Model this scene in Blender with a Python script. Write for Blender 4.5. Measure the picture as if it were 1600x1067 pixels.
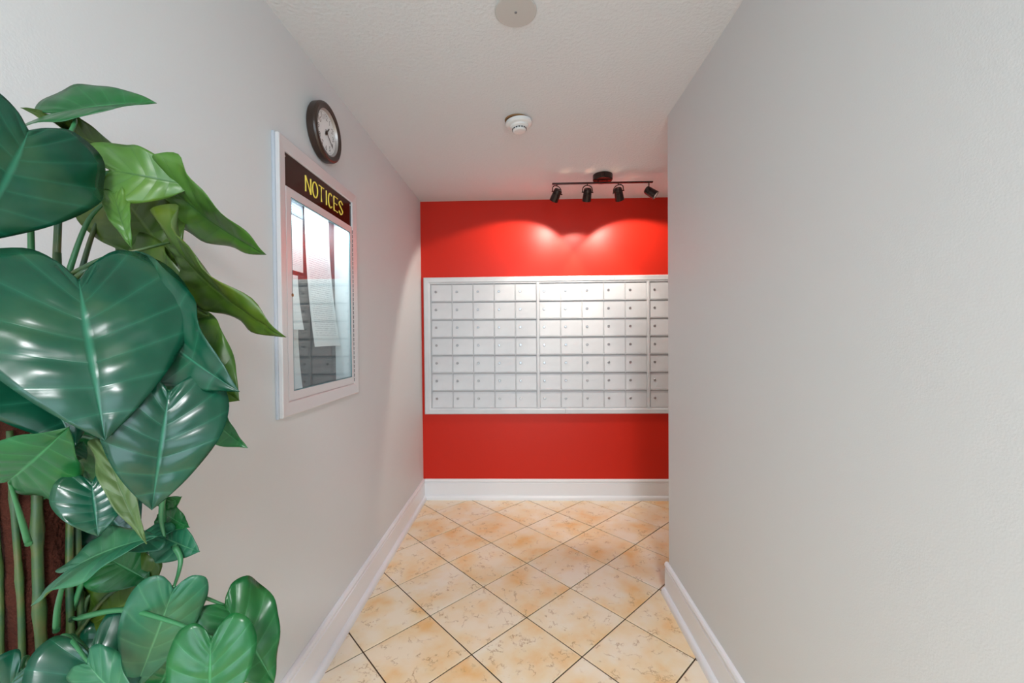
import bpy, bmesh, math, random
from mathutils import Vector, Matrix
random.seed(7)
S = bpy.context.scene
COL = S.collection
for o in list(bpy.data.objects):
    bpy.data.objects.remove(o)

# ------------------------------------------------------------------ camera
FPX = 637.955
CAM = Vector((0, 0, 1.339))
CR = Vector((0.99955829, 0.02850369, -0.00841217))
CU = Vector((0.00800267, 0.0144504, 0.99986356))
CF = Vector((-0.02862136, 0.99948923, -0.01421591))
cd = bpy.data.cameras.new('camera')
cd.sensor_width = 36.0
cd.lens = FPX / 1600 * 36.0
cd.clip_start = 0.02
cam = bpy.data.objects.new('camera', cd)
COL.objects.link(cam)
cam.matrix_world = Matrix(((CR.x, CU.x, -CF.x, CAM.x), (CR.y, CU.y, -CF.y, CAM.y), (CR.z, CU.z, -CF.z, CAM.z), (0, 0, 0, 1)))
S.camera = cam

def ray(x, y):
    return CF + CR * ((x - 800) / FPX) - CU * ((y - 533.5) / FPX)
def hit(x, y, axis, v):
    d = ray(x, y)
    return CAM + d * ((v - CAM[axis]) / d[axis])

# ------------------------------------------------------------------ view, world, large lights
S.view_settings.view_transform = 'Standard'
S.view_settings.look = 'None'
S.view_settings.gamma = 1.0
S.view_settings.use_curve_mapping = False
S.view_settings.exposure = 0.10
W = bpy.data.worlds.new('sky')
S.world = W
W.use_nodes = True
W.node_tree.nodes['Background'].inputs[0].default_value = (0.62, 0.74, 0.95, 1)
W.node_tree.nodes['Background'].inputs[1].default_value = 1.0

def area(name, loc, rot, sx, sy, power, col):
    l = bpy.data.lights.new(name, 'AREA')
    l.shape = 'RECTANGLE'
    l.size, l.size_y, l.energy, l.color = sx, sy, power, col
    o = bpy.data.objects.new(name, l)
    COL.objects.link(o)
    o.location, o.rotation_euler = loc, rot
    return o
# room dimensions (metres)
XL, YB, XR, YR, H = -0.8366, 3.3313, 0.7348, 2.1014, 2.44
AX = 2.45                # far side of the mail alcove
LX, LY0, LY1 = 2.9, -3.4, -0.35   # lobby behind the camera
TH = 0.14
# daylight through the lobby's glazed front
area('daylight', (1.0, LY0 - 0.25, 1.35), (math.radians(90), 0, 0), 3.3, 2.0, 165, (0.74, 0.87, 1.0))

# ------------------------------------------------------------------ helpers
def link(o, parent=None):
    COL.objects.link(o)
    if parent:
        o.parent = parent
    return o
def tag(o, label, cat, group=None):
    o['label'] = label
    o['category'] = cat
    if group:
        o['group'] = group
    return o
def empty(name, loc):
    o = bpy.data.objects.new(name, None)
    o.empty_display_size = 0.05
    o.location = loc
    return link(o)
def obj(name, bm, mats, parent=None, smooth=False, world=True):
    """bm in world coordinates; if parent is an Empty at loc, shift so that the mesh is local to it"""
    me = bpy.data.meshes.new(name)
    if parent is not None and world:
        M = Matrix.Translation(-wloc(parent))
        bm.transform(M)
    if bm.faces:
        bmesh.ops.recalc_face_normals(bm, faces=bm.faces)
    bm.to_mesh(me)
    bm.free()
    for m in (mats if isinstance(mats, (list, tuple)) else [mats]):
        me.materials.append(m)
    if smooth:
        for p in me.polygons:
            p.use_smooth = True
    return link(bpy.data.objects.new(name, me), parent)
def wloc(o):
    v = o.location.copy()
    while o.parent:
        o = o.parent
        v += o.location
    return v
def struct(o):
    o['kind'] = 'structure'
    return o
def box(bm, x0, x1, y0, y1, z0, z1, bev=0.0):
    r = bmesh.ops.create_cube(bm, size=1, matrix=Matrix.Translation(((x0+x1)/2, (y0+y1)/2, (z0+z1)/2)) @ Matrix.Diagonal((abs(x1-x0), abs(y1-y0), abs(z1-z0), 1)))
    if bev:
        es = list({e for v in r['verts'] for e in v.link_edges})
        bmesh.ops.bevel(bm, geom=es, offset=bev, segments=2, affect='EDGES', profile=0.6)
def bx(*a, **k):
    bm = bmesh.new()
    box(bm, *a, **k)
    return bm
def frame_of(d):
    d = d.normalized()
    a = Vector((0, 0, 1)) if abs(d.z) < 0.9 else Vector((1, 0, 0))
    u = d.cross(a).normalized()
    return u, u.cross(d).normalized()
def tube(bm, pts, rad, seg=8, cap=True):
    pts = [Vector(p) for p in pts]
    n = len(pts)
    rads = rad if isinstance(rad, (list, tuple)) else [rad] * n
    u = None
    rings = []
    for i, p in enumerate(pts):
        d = (pts[min(i+1, n-1)] - pts[max(i-1, 0)]).normalized()
        if u is None:
            u, v = frame_of(d)
        else:
            u = (u - d * u.dot(d)).normalized()
            v = d.cross(u)
        rings.append([bm.verts.new(p + (u * math.cos(2*math.pi*k/seg) + v * math.sin(2*math.pi*k/seg)) * rads[i]) for k in range(seg)])
    for a, b in zip(rings, rings[1:]):
        for k in range(seg):
            bm.faces.new((a[k], a[(k+1) % seg], b[(k+1) % seg], b[k]))
    if cap:
        bm.faces.new(rings[0])
        bm.faces.new(rings[-1])
def lathe(bm, prof, M, seg=48):
    """prof: (radius, height) pairs, turned about local z, placed by M"""
    rings = []
    for r, h in prof:
        if r < 1e-6:
            rings.append([bm.verts.new(M @ Vector((0, 0, h)))])
        else:
            rings.append([bm.verts.new(M @ Vector((r*math.cos(2*math.pi*k/seg), r*math.sin(2*math.pi*k/seg), h))) for k in range(seg)])
    for a, b in zip(rings, rings[1:]):
        for k in range(seg):
            q = [a[k % len(a)], a[(k+1) % len(a)], b[(k+1) % len(b)], b[k % len(b)]]
            q = list(dict.fromkeys(q))
            if len(q) > 2:
                bm.faces.new(q)
def prism(bm, poly, axis, a, b):
    """extrude a 2D polygon along an axis from a to b; poly gives the other two coordinates in xyz order"""
    def P(p, t):
        c = list(p)
        c.insert(axis, t)
        return Vector(c)
    v0 = [bm.verts.new(P(p, a)) for p in poly]
    v1 = [bm.verts.new(P(p, b)) for p in poly]
    n = len(poly)
    for k in range(n):
        bm.faces.new((v0[k], v0[(k+1) % n], v1[(k+1) % n], v1[k]))
    bm.faces.new(v0)
    bm.faces.new(v1)
def spline(pts, n):
    """Catmull-Rom through points"""
    pts = [Vector(p) for p in pts]
    q = [pts[0]*2 - pts[1]] + pts + [pts[-1]*2 - pts[-2]]
    out = []
    m = len(pts) - 1
    for k in range(n + 1):
        t = k / n * m
        i = min(int(t), m - 1)
        f = t - i
        a, b, c, d = q[i], q[i+1], q[i+2], q[i+3]
        out.append(0.5 * ((2*b) + (c-a)*f + (2*a-5*b+4*c-d)*f*f + (-a+3*b-3*c+d)*f**3))
    return out

# ------------------------------------------------------------------ materials
def mat(name, col=(0.8, 0.8, 0.8), rough=0.5, metal=0.0, spec=0.5):
    m = bpy.data.materials.new(name)
    m.use_nodes = True
    b = m.node_tree.nodes['Principled BSDF']
    b.inputs['Base Color'].default_value = (*col, 1)
    b.inputs['Roughness'].default_value = rough
    b.inputs['Metallic'].default_value = metal
    b.inputs['Specular IOR Level'].default_value = spec
    return m
def N(m, t, **k):
    n = m.node_tree.nodes.new(t)
    for a, v in k.items():
        setattr(n, a, v)
    return n
def L(m, a, b):
    m.node_tree.links.new(a, b)
def B(m):
    return m.node_tree.nodes['Principled BSDF']
def noise(m, scale, detail=3, coord='Object', rough=0.5):
    tc = N(m, 'ShaderNodeTexCoord')
    n = N(m, 'ShaderNodeTexNoise')
    n.inputs['Scale'].default_value = scale
    n.inputs['Detail'].default_value = detail
    n.inputs['Roughness'].default_value = rough
    L(m, tc.outputs[coord], n.inputs['Vector'])
    return n
def bump(m, src, strength, dist):
    b = N(m, 'ShaderNodeBump')
    b.inputs['Strength'].default_value = strength
    b.inputs['Distance'].default_value = dist
    L(m, src, b.inputs['Height'])
    L(m, b.outputs[0], B(m).inputs['Normal'])
    return b
def ramp(m, src, stops):
    r = N(m, 'ShaderNodeValToRGB')
    e = r.color_ramp.elements
    while len(e) < len(stops):
        e.new(0.5)
    for k, (p, c) in enumerate(stops):
        e[k].position = p
        e[k].color = (*c, 1) if len(c) == 3 else c
    L(m, src, r.inputs[0])
    return r
def painted(name, col, rough, scale=260, strength=0.12, dist=0.002, spec=0.4):
    m = mat(name, col, rough, spec=spec)
    n = noise(m, scale, 3)
    bump(m, n.outputs[0], strength, dist)
    return m
M_wall = painted('wall_paint', (0.655, 0.668, 0.674), 0.55)
M_red = painted('red_paint', (0.58, 0.021, 0.009), 0.38, 300, 0.10, 0.002, 0.24)
M_ceil = painted('ceiling_texture', (0.70, 0.72, 0.745), 0.85, 75, 0.45, 0.006, 0.2)
M_trim = mat('white_gloss_trim', (0.80, 0.80, 0.82), 0.28)
M_grout = painted('brown_grout', (0.10, 0.065, 0.045), 0.9, 200, 0.3, 0.002, 0.1)
M_silver = mat('silver_paint', (0.70, 0.71, 0.73), 0.52, 0.10)
n_ = noise(M_silver, 7, 4)
r_ = ramp(M_silver, n_.outputs[0], [(0.35, (0.60, 0.615, 0.64)), (0.7, (0.66, 0.675, 0.70))])
L(M_silver, r_.outputs[0], B(M_silver).inputs['Base Color'])
M_alu = mat('brushed_aluminium', (0.70, 0.69, 0.70), 0.36, 0.30)
M_gap = mat('dark_grey_metal', (0.20, 0.20, 0.21), 0.6, 0.2)  # plain dark grey metal for hinge knuckles and plate screw
M_plateback = mat('recess_metal', (0.42, 0.425, 0.44), 0.6, 0.1)
M_lock = mat('lock_chrome', (0.42, 0.42, 0.43), 0.3, 0.9)
M_black = mat('black_plastic', (0.012, 0.009, 0.008), 0.32)
M_bronze = mat('dark_bronze', (0.030, 0.014, 0.011), 0.25, 0.4)
M_dial = mat('dial_white', (0.80, 0.80, 0.80), 0.5)
M_ink = mat('dial_ink', (0.03, 0.025, 0.025), 0.5)
M_ring = mat('dial_ring_grey', (0.42, 0.38, 0.36), 0.35, 0.4)
M_rim = mat('brown_black_rim', (0.035, 0.017, 0.011), 0.35)
M_plast = mat('white_plastic', (0.78, 0.78, 0.78), 0.45)
M_plate = mat('grey_white_plate', (0.52, 0.515, 0.50), 0.5)
M_dark = mat('dark_slot', (0.02, 0.018, 0.016), 0.7)
M_rust = mat('stained_hole', (0.25, 0.13, 0.05), 0.8)
M_caulk = painted('grey_caulk', (0.46, 0.49, 0.55), 0.7, 60, 0.4, 0.003)
M_header = mat('dark_brown_acrylic', (0.030, 0.008, 0.004), 0.10, spec=0.25)
M_yellow = mat('yellow_letter', (0.90, 0.72, 0.10), 0.4)
B(M_yellow).inputs['Emission Color'].default_value = (0.9, 0.72, 0.1, 1)
B(M_yellow).inputs['Emission Strength'].default_value = 0.0
M_inner = mat('white_enamel', (0.80, 0.83, 0.85), 0.5)
M_cork = painted('grey_pinboard', (0.075, 0.09, 0.10), 0.9, 120, 0.4, 0.002, 0.1)
def emit(name, col, s):
    m = bpy.data.materials.new(name)
    m.use_nodes = True
    nt = m.node_tree
    nt.nodes.remove(nt.nodes['Principled BSDF'])
    e = nt.nodes.new('ShaderNodeEmission')
    e.inputs[0].default_value = (*col, 1)
    e.inputs[1].default_value = s
    nt.links.new(e.outputs[0], nt.nodes['Material Output'].inputs[0])
    return m
M_tube = emit('tube_glow', (0.85, 0.95, 1.0), 6.0)
M_bulb = emit('bulb_glow', (1.0, 0.93, 0.82), 18.0)
M_diff = emit('added_lamp_diffuser', (1.0, 0.95, 0.88), 5.0)
def glass_mat():
    m = bpy.data.materials.new('clear_glass')
    m.use_nodes = True
    nt = m.node_tree
    nt.nodes.remove(nt.nodes['Principled BSDF'])
    t = nt.nodes.new('ShaderNodeBsdfTransparent')
    t.inputs[0].default_value = (0.93, 0.97, 0.965, 1)
    g = nt.nodes.new('ShaderNodeBsdfGlossy')
    g.inputs['Roughness'].default_value = 0.0
    lw = nt.nodes.new('ShaderNodeLayerWeight')
    lw.inputs[0].default_value = 0.5
    p = nt.nodes.new('ShaderNodeMath')
    p.operation = 'POWER'
    p.inputs[1].default_value = 5.0
    a = nt.nodes.new('ShaderNodeMath')
    a.operation = 'MULTIPLY_ADD'
    a.inputs[1].default_value = 0.96
    a.inputs[2].default_value = 0.085
    mx = nt.nodes.new('ShaderNodeMixShader')
    nt.links.new(lw.outputs['Facing'], p.inputs[0])
    nt.links.new(p.outputs[0], a.inputs[0])
    nt.links.new(a.outputs[0], mx.inputs[0])
    nt.links.new(t.outputs[0], mx.inputs[1])
    nt.links.new(g.outputs[0], mx.inputs[2])
    nt.links.new(mx.outputs[0], nt.nodes['Material Output'].inputs[0])
    return m
M_glass = glass_mat()
def tile_mat():
    m = mat('peach_marbled_tile', (0.8, 0.6, 0.4), 0.33)
    tc = N(m, 'ShaderNodeTexCoord')
    oi = N(m, 'ShaderNodeObjectInfo')
    mul = N(m, 'ShaderNodeMath', operation='MULTIPLY')
    mul.inputs[1].default_value = 57.0
    L(m, oi.outputs['Random'], mul.inputs[0])
    add = N(m, 'ShaderNodeVectorMath', operation='ADD')
    L(m, tc.outputs['Object'], add.inputs[0])
    L(m, mul.outputs[0], add.inputs[1])
    cl = N(m, 'ShaderNodeTexNoise')
    cl.inputs['Scale'].default_value = 6.0
    cl.inputs['Detail'].default_value = 5
    L(m, add.outputs[0], cl.inputs['Vector'])
    base = ramp(m, cl.outputs[0], [(0.28, (0.86, 0.55, 0.25)), (0.44, (0.88, 0.71, 0.48)), (0.62, (0.90, 0.81, 0.68))])
    # per-tile shift between pale pink and warm peach
    tone = ramp(m, oi.outputs['Random'], [(0.0, (1.0, 0.90, 0.78)), (0.5, (1.0, 0.98, 0.95)), (1.0, (1.0, 0.95, 0.86))])
    mx = N(m, 'ShaderNodeMix', data_type='RGBA', blend_type='MULTIPLY')
    mx.inputs['Factor'].default_value = 1.0
    L(m, base.outputs[0], mx.inputs['A'])
    L(m, tone.outputs[0], mx.inputs['B'])
    # thin broken brown veins: contour lines of a distorted noise, masked by another
    vn = N(m, 'ShaderNodeTexNoise')
    vn.inputs['Scale'].default_value = 11.0
    vn.inputs['Detail'].default_value = 6
    vn.inputs['Roughness'].default_value = 0.6
    L(m, add.outputs[0], vn.inputs['Vector'])
    line = ramp(m, vn.outputs[0], [(0.482, (0, 0, 0)), (0.5, (1, 1, 1)), (0.518, (0, 0, 0))])
    mk = N(m, 'ShaderNodeTexNoise')
    mk.inputs['Scale'].default_value = 16.0
    L(m, add.outputs[0], mk.inputs['Vector'])
    mask = ramp(m, mk.outputs[0], [(0.50, (0, 0, 0)), (0.62, (0.8, 0.8, 0.8))])
    mm = N(m, 'ShaderNodeMath', operation='MULTIPLY')
    L(m, line.outputs[0], mm.inputs[0])
    L(m, mask.outputs[0], mm.inputs[1])
    mv = N(m, 'ShaderNodeMix', data_type='RGBA')
    L(m, mm.outputs[0], mv.inputs['Factor'])
    L(m, mx.outputs['Result'], mv.inputs['A'])
    mv.inputs['B'].default_value = (0.42, 0.22, 0.08, 1)
    L(m, mv.outputs['Result'], B(m).inputs['Base Color'])
    bump(m, mm.outputs[0], 0.25, -0.001)
    return m
M_tile = tile_mat()

# ------------------------------------------------------------------ room shell
def shell(name, bm, m, smooth=False):
    return struct(obj(name, bm, m, smooth=smooth))
floor = shell('floor', bx(XL-TH, LX+TH, LY0-TH, YB+TH, -0.12, -0.0035), M_grout)
shell('ceiling', bx(XL-TH, LX+TH, LY0-TH, YB+TH, H, H+0.1), M_ceil)
# left wall with the recess of the notice case
CY0, CY1, CZ0, CZ1 = 1.352, 1.985, 1.066, 2.028        # outside of the case
hy0, hy1, hz0, hz1 = CY0+0.025, CY1-0.025, CZ0+0.025, CZ1-0.025
bm = bmesh.new()
ys, zs = [LY0-TH, hy0, hy1, YB], [0, hz0, hz1, H]
for i in range(3):
    for j in range(3):
        if not (i == 1 and j == 1):
            box(bm, XL-TH, XL, ys[i], ys[i+1], zs[j], zs[j+1])
bmesh.ops.remove_doubles(bm, verts=bm.verts, dist=1e-5)
inner = [f for f in bm.faces if len([1 for g in bm.faces if g is not f and set(g.verts) == set(f.verts)])]
bmesh.ops.delete(bm, geom=inner, context='FACES_ONLY')
shell('wall_left', bm, M_wall)
shell('wall_back', bx(XL-TH, AX+TH, YB, YB+TH, 0, H), M_red)
# right wall and the return that closes the alcove towards the lobby, one L-shaped wall
bm = bmesh.new()
prism(bm, [(XR, LY1), (XR+TH, LY1), (XR+TH, YR-TH), (AX, YR-TH), (AX, YR), (XR, YR)], 2, 0, H)
bmesh.ops.bevel(bm, geom=[e for e in bm.edges if all(abs(v.co.x-XR) < 1e-4 and abs(v.co.y-YR) < 1e-4 for v in e.verts)], offset=0.004, segments=2, affect='EDGES')
shell('wall_right', bm, M_wall)
shell('wall_alcove', bx(AX, AX+TH, YR-TH, YB, 0, H), M_wall)
shell('wall_lobby_right', bx(LX, LX+TH, LY0-TH, LY1+TH, 0, H), M_wall)
shell('wall_lobby_far', bx(XR+TH, LX, LY1, LY1+TH, 0, H), M_wall)
# glazed lobby front
wx0, wx1, wz0, wz1 = -0.65, 2.65, 0.35, 2.3
bm = bmesh.new()
box(bm, XL, wx0, LY0-TH, LY0, 0, H)
box(bm, wx1, LX, LY0-TH, LY0, 0, H)
box(bm, wx0, wx1, LY0-TH, LY0, 0, wz0)
box(bm, wx0, wx1, LY0-TH, LY0, wz1, H)
shell('wall_lobby_front', bm, M_wall)
win = struct(empty('window_1', (1.0, LY0-0.07, wz0)))
bm = bmesh.new()
for k in range(4):
    x = wx0 + (wx1-wx0)*k/3
    box(bm, x-(0.0 if k == 0 else 0.025), x+(0.0 if k == 3 else 0.025) + (0.05 if k == 0 else 0) - (0.0), LY0-0.09, LY0-0.05, wz0, wz1)
for z in (wz0+0.025, wz1-0.025):
    box(bm, wx0, wx1, LY0-0.09, LY0-0.05, z-0.025, z+0.025)
obj('window_frame', bm, M_alu, win)
for k in range(3):
    a = wx0 + (wx1-wx0)*k/3 + 0.03
    obj('pane', bx(a, a+(wx1-wx0)/3-0.06, LY0-0.074, LY0-0.068, wz0+0.05, wz1-0.05), M_glass, win)

# floor tiles, laid on the diagonal: each tile a piece of the floor
TS, GX, GY, GA = 0.3275, -0.6931, 1.699, 0.7761
d1 = Vector((math.cos(GA), math.sin(GA)))
d2 = Vector((math.sin(GA), -math.cos(GA)))
GR = 0.0062
def clip(poly, ax, v, keep_less):
    out = []
    for i in range(len(poly)):
        a, b = poly[i], poly[(i+1) % len(poly)]
        ia = (a[ax] <= v) if keep_less else (a[ax] >= v)
        ib = (b[ax] <= v) if keep_less else (b[ax] >= v)
        if ia:
            out.append(a)
        if ia != ib:
            t = (v - a[ax]) / (b[ax] - a[ax])
            out.append(a + (b - a) * t)
    return out
def rect_clip(p, x0, x1, y0, y1):
    for ax, v, k in ((0, x0, False), (0, x1, True), (1, y0, False), (1, y1, True)):
        if len(p) < 3:
            return []
        p = clip(p, ax, v, k)
    return p if len(p) > 2 else []
def area2(p):
    return abs(sum(p[i].x*p[(i+1) % len(p)].y - p[(i+1) % len(p)].x*p[i].y for i in range(len(p)))) / 2 if p else 0
def tile_mesh(polys):
    bm = bmesh.new()
    for p in polys:
        c = sum(p, Vector((0, 0))) / len(p)
        b0 = [bm.verts.new((q.x, q.y, -0.006)) for q in p]
        b1 = [bm.verts.new((q.x, q.y, -0.0015)) for q in p]
        t = []
        for q in p:
            w = c - q
            t.append(bm.verts.new((q.x + w.x*0.009, q.y + w.y*0.009, 0.0)))
        n = len(p)
        for a, b in ((b0, b1), (b1, t)):
            for k in range(n):
                bm.faces.new((a[k], a[(k+1) % n], b[(k+1) % n], b[k]))
        bm.faces.new(t)
    bmesh.ops.recalc_face_normals(bm, faces=bm.faces)
    me = bpy.data.meshes.new('floor_tile')
    bm.to_mesh(me)
    bm.free()
    me.materials.append(M_tile)
    return me
whole = None
E1 = 0.001
for i in range(-16, 16):
    for j in range(-16, 16):
        o2 = Vector((GX, GY)) + d1*TS*i + d2*TS*j
        h = TS/2 - GR/2
        cen = o2 + (d1 + d2)*TS/2
        poly = [cen + d1*a*h + d2*b*h for a, b in ((-1, -1), (1, -1), (1, 1), (-1, 1))]
        ps = []
        x0, x1, y0, y1 = XL+E1, XR-E1, YR+E1, YB-E1
        if min(q.y for q in poly) > YR:
            ps = [rect_clip(poly, x0, AX-E1, y0, y1)]
        elif max(q.y for q in poly) < LY1:
            ps = [rect_clip(poly, x0, LX-E1, LY0+E1, LY1-E1)]
        else:
            ps = [rect_clip(poly, x0, x1, LY0+E1, y1)]
            if max(q.y for q in poly) > YR and max(q.x for q in poly) > XR:
                ps.append(rect_clip(poly, x1, AX-E1, y0, y1))
            if min(q.y for q in poly) < LY1 and max(q.x for q in poly) > XR:
                ps.append(rect_clip(poly, x1, LX-E1, LY0+E1, LY1-E1))
        ps = [p for p in ps if area2(p) > 0.0004]
        if not ps:
            continue
        full = len(ps) == 1 and area2(ps[0]) > (2*h)**2*0.9999
        R2 = Matrix.Rotation(-GA, 2)
        loc = [[R2 @ (q - cen) for q in p] for p in ps]
        if full:
            if whole is None:
                whole = tile_mesh(loc)
            me = whole
        else:
            me = tile_mesh(loc)
        t = bpy.data.objects.new('floor_tile', me)
        t.location = (cen.x, cen.y, random.uniform(-0.0004, 0.0004))
        t.rotation_euler = (0, 0, GA)
        link(t, floor)

# baseboards: tall white board with a bead on top and a rounded shoe moulding
BH, BT = 0.166, 0.015
prof = [(0, 0), (BT, 0), (BT, BH-0.034), (BT-0.004, BH-0.030), (BT-0.004, BH-0.026), (BT+0.001, BH-0.022), (BT+0.002, BH-0.012), (BT-0.003, BH-0.003), (0.004, BH), (0, BH)]
shoe = [(BT, 0), (BT+0.019, 0)] + [(BT+0.019*math.cos(a), 0.012+0.022*math.sin(a)) for a in [k*math.pi/12 for k in range(1, 6)]] + [(BT, 0.034)]
def board(name, fn, axis, a, b):
    bm = bmesh.new()
    prism(bm, [fn(p) for p in prof], axis, a, b)
    o = shell(name, bm, M_trim)
    bm = bmesh.new()
    prism(bm, [fn(p) for p in shoe], axis, a, b)
    obj('shoe_moulding', bm, M_trim, o, world=False)
    return o
board('baseboard_left', lambda p: (XL+p[0], p[1]), 1, LY0, YB)
board('baseboard_back', lambda p: (YB-p[0], p[1]), 0, XL+BT, AX)
board('baseboard_right', lambda p: (XR-p[0], p[1]), 1, LY1, YR+0.015)
board('baseboard_alcove_front', lambda p: (YR+p[0], p[1]), 0, XR-0.0, AX)
board('baseboard_alcove', lambda p: (AX-p[0], p[1]), 1, YR+BT, YB-BT)

# ------------------------------------------------------------------ mailbox bank
FY = YB - 0.022           # front of the moulding
DY = YB - 0.010           # face of the doors
fx0, fx1, fz0, fz1 = -0.814, 1.944, 0.701, 1.818
dz0, dz1 = 0.750, 1.769
bank = empty('mailbox_bank', ((fx0+fx1)/2, YB, fz0))
tag(bank, 'wide silver bank of small locked mailboxes on the red wall', 'mailbox')
blocks = [(-0.754, 0.106), (0.128, 0.994), (1.016, 1.882)]
obj('back_plate', bx(fx0+0.03, fx1-0.03, DY+0.004, YB-0.0005, fz0+0.03, fz1-0.03), M_plateback, bank)
fw = 0.053
def rail(p):  # outline pieces with mitred ends; p: 4 corners (x,z) outer a, outer b, inner b, inner a
    bm = bmesh.new()
    oa, ob, ib, ia = [Vector(q) for q in p]
    rows = []
    for t, y in ((0, YB-0.0005), (0, FY+0.006), (0.12, FY), (0.72, FY+0.001), (0.8, FY+0.006), (1.0, FY+0.009), (1.0, YB-0.0005)):
        A, Bq = oa.lerp(ia, t), ob.lerp(ib, t)
        rows.append((bm.verts.new((A.x, y, A.y)), bm.verts.new((Bq.x, y, Bq.y))))
    n = len(rows)
    for k in range(n):
        a, b = rows[k], rows[(k+1) % n]
        bm.faces.new((a[0], a[1], b[1], b[0]))
    bm.faces.new([r[0] for r in rows])
    bm.faces.new([r[1] for r in rows])
    obj('frame_rail', bm, M_silver, bank)
jt, jb = 0.735, 0.335
g = 0.0008
rail([(fx0, fz1), (jt-g, fz1), (jt-g, fz1-fw), (fx0+fw, fz1-fw)])
rail([(jt+g, fz1), (fx1, fz1), (fx1-fw, fz1-fw), (jt+g, fz1-fw)])
rail([(fx0, fz0), (jb-g, fz0), (jb-g, fz0+fw-0.004), (fx0+fw, fz0+fw-0.004)])
rail([(jb+g, fz0), (fx1, fz0), (fx1-fw, fz0+fw-0.004), (jb+g, fz0+fw-0.004)])
rail([(fx0, fz1-g), (fx0, fz0+g), (fx0+fw, fz0+fw-0.004+g), (fx0+fw, fz1-fw-g)])
rail([(fx1, fz1-g), (fx1, fz0+g), (fx1-fw, fz0+fw-0.004+g), (fx1-fw, fz1-fw-g)])
# door with a slim folded lip; lock at the left
dw, dh = 0.1715, (dz1-dz0)/7
def door_mesh(w, h):
    bm = bmesh.new()
    a, b = w/2-0.0042, h/2-0.0032
    # face leans out slightly towards the bottom, as folded sheet doors do
    v = [(-a, 0.0045, b), (a, 0.0045, b), (a, -0.0025, -b), (-a, -0.0025, -b)]
    f = [bm.verts.new(q) for q in v]
    bk = [bm.verts.new((x, 0.008, z)) for x, y, z in v]
    for k in range(4):
        bm.faces.new((f[k], f[(k+1) % 4], bk[(k+1) % 4], bk[k]))
    bm.faces.new(f)
    bm.faces.new(bk)
    bmesh.ops.recalc_face_normals(bm, faces=bm.faces)
    es = [e for e in bm.edges if all(x in f for x in e.verts)]
    bmesh.ops.bevel(bm, geom=es, offset=0.0012, segments=1, affect='EDGES')
    me = bpy.data.meshes.new('door')
    bm.to_mesh(me)
    bm.free()
    me.materials.append(M_silver)
    return me
bm = bmesh.new()
Mx = Matrix.Rotation(math.radians(90), 4, 'X')
lathe(bm, [(0.0105, 0), (0.0105, 0.0025), (0.0085, 0.0045), (0.0062, 0.0045), (0.0055, 0.003), (0, 0.003)], Mx, 16)
box(bm, -0.0009, 0.0009, -0.0035, -0.002, -0.004, 0.004)
bmesh.ops.recalc_face_normals(bm, faces=bm.faces)
lock_me = bpy.data.meshes.new('lock')
bm.to_mesh(lock_me)
bm.free()
lock_me.materials.append(M_lock)
bl = wloc(bank)
for bi, (b0, b1) in enumerate(blocks):
    cw = (b1-b0)/5
    dme = door_mesh(cw, dh)
    # lattice of thin bars between the doors
    for k in range(6):
        x = b0 + cw*k
        obj('divider', bx(x-0.0016, x+0.0016, DY+0.001, DY+0.006, dz0, dz1), M_silver, bank)
    for r in range(8):
        z = dz0 + dh*r
        obj('ledge', bx(b0, b1, DY-0.0045, DY+0.006, z-0.0024, z+0.0020), M_silver, bank)
    for c in range(5):
        for r in range(7):
            d = bpy.data.objects.new('door', dme)
            d.location = Vector((b0+cw*(c+0.5), DY, dz0+dh*(r+0.5))) - bl
            link(d, bank)
            k = bpy.data.objects.new('lock', lock_me)
            k.location = (-cw*0.27, 0.0015, dh*0.0+0.004)
            k.rotation_euler = (0, random.choice([0, 0, 0, 0.5, -0.6, 1.2]), 0)
            link(k, d)
for a, b in ((blocks[0][1], blocks[1][0]), (blocks[1][1], blocks[2][0])):
    obj('post', bx(a+0.002, b-0.002, FY+0.004, DY+0.006, dz0-0.002, dz1+0.002, bev=0.002), M_silver, bank)

# ------------------------------------------------------------------ notice case
PX = XL + 0.024           # front face of the outer frame
case = empty('notice_case', (XL, (CY0+CY1)/2, CZ0))
tag(case, 'glazed aluminium notice case with NOTICES header below the wall clock', 'notice board')
fy0, fy1, fz_0, fz_1 = CY0+0.040, CY1-0.044, CZ0+0.050, CZ1-0.046   # opening in the frame
def crail(p, name='frame_rail'):
    bm = bmesh.new()
    oa, ob, ib, ia = [Vector(q) for q in p]
    rows = []
    for t, x in ((0, XL+0.0003), (0, PX-0.002), (0.06, PX), (0.93, PX-0.003), (1.0, PX-0.006), (1.0, XL+0.0003)):
        A, Bq = oa.lerp(ia, t), ob.lerp(ib, t)
        rows.append((bm.verts.new((x, A.x, A.y)), bm.verts.new((x, Bq.x, Bq.y))))
    n = len(rows)
    for k in range(n):
        a, b = rows[k], rows[(k+1) % n]
        bm.faces.new((a[0], a[1], b[1], b[0]))
    bm.faces.new([r[0] for r in rows])
    bm.faces.new([r[1] for r in rows])
    return obj(name, bm, M_alu, case)
crail([(CY0, CZ1), (CY1, CZ1), (fy1, fz_1), (fy0, fz_1)])
crail([(CY0, CZ0), (CY1, CZ0), (fy1, fz_0), (fy0, fz_0)])
crail([(CY0, CZ0), (CY0, CZ1), (fy0, fz_1), (fy0, fz_0)])
crail([(CY1, CZ0), (CY1, CZ1), (fy1, fz_1), (fy1, fz_0)])
obj('caulk_bead', bx(XL, XL+0.011, CY0-0.006, CY0+0.004, CZ0-0.004, CZ1+0.003, bev=0.003), M_caulk, case)
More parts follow.
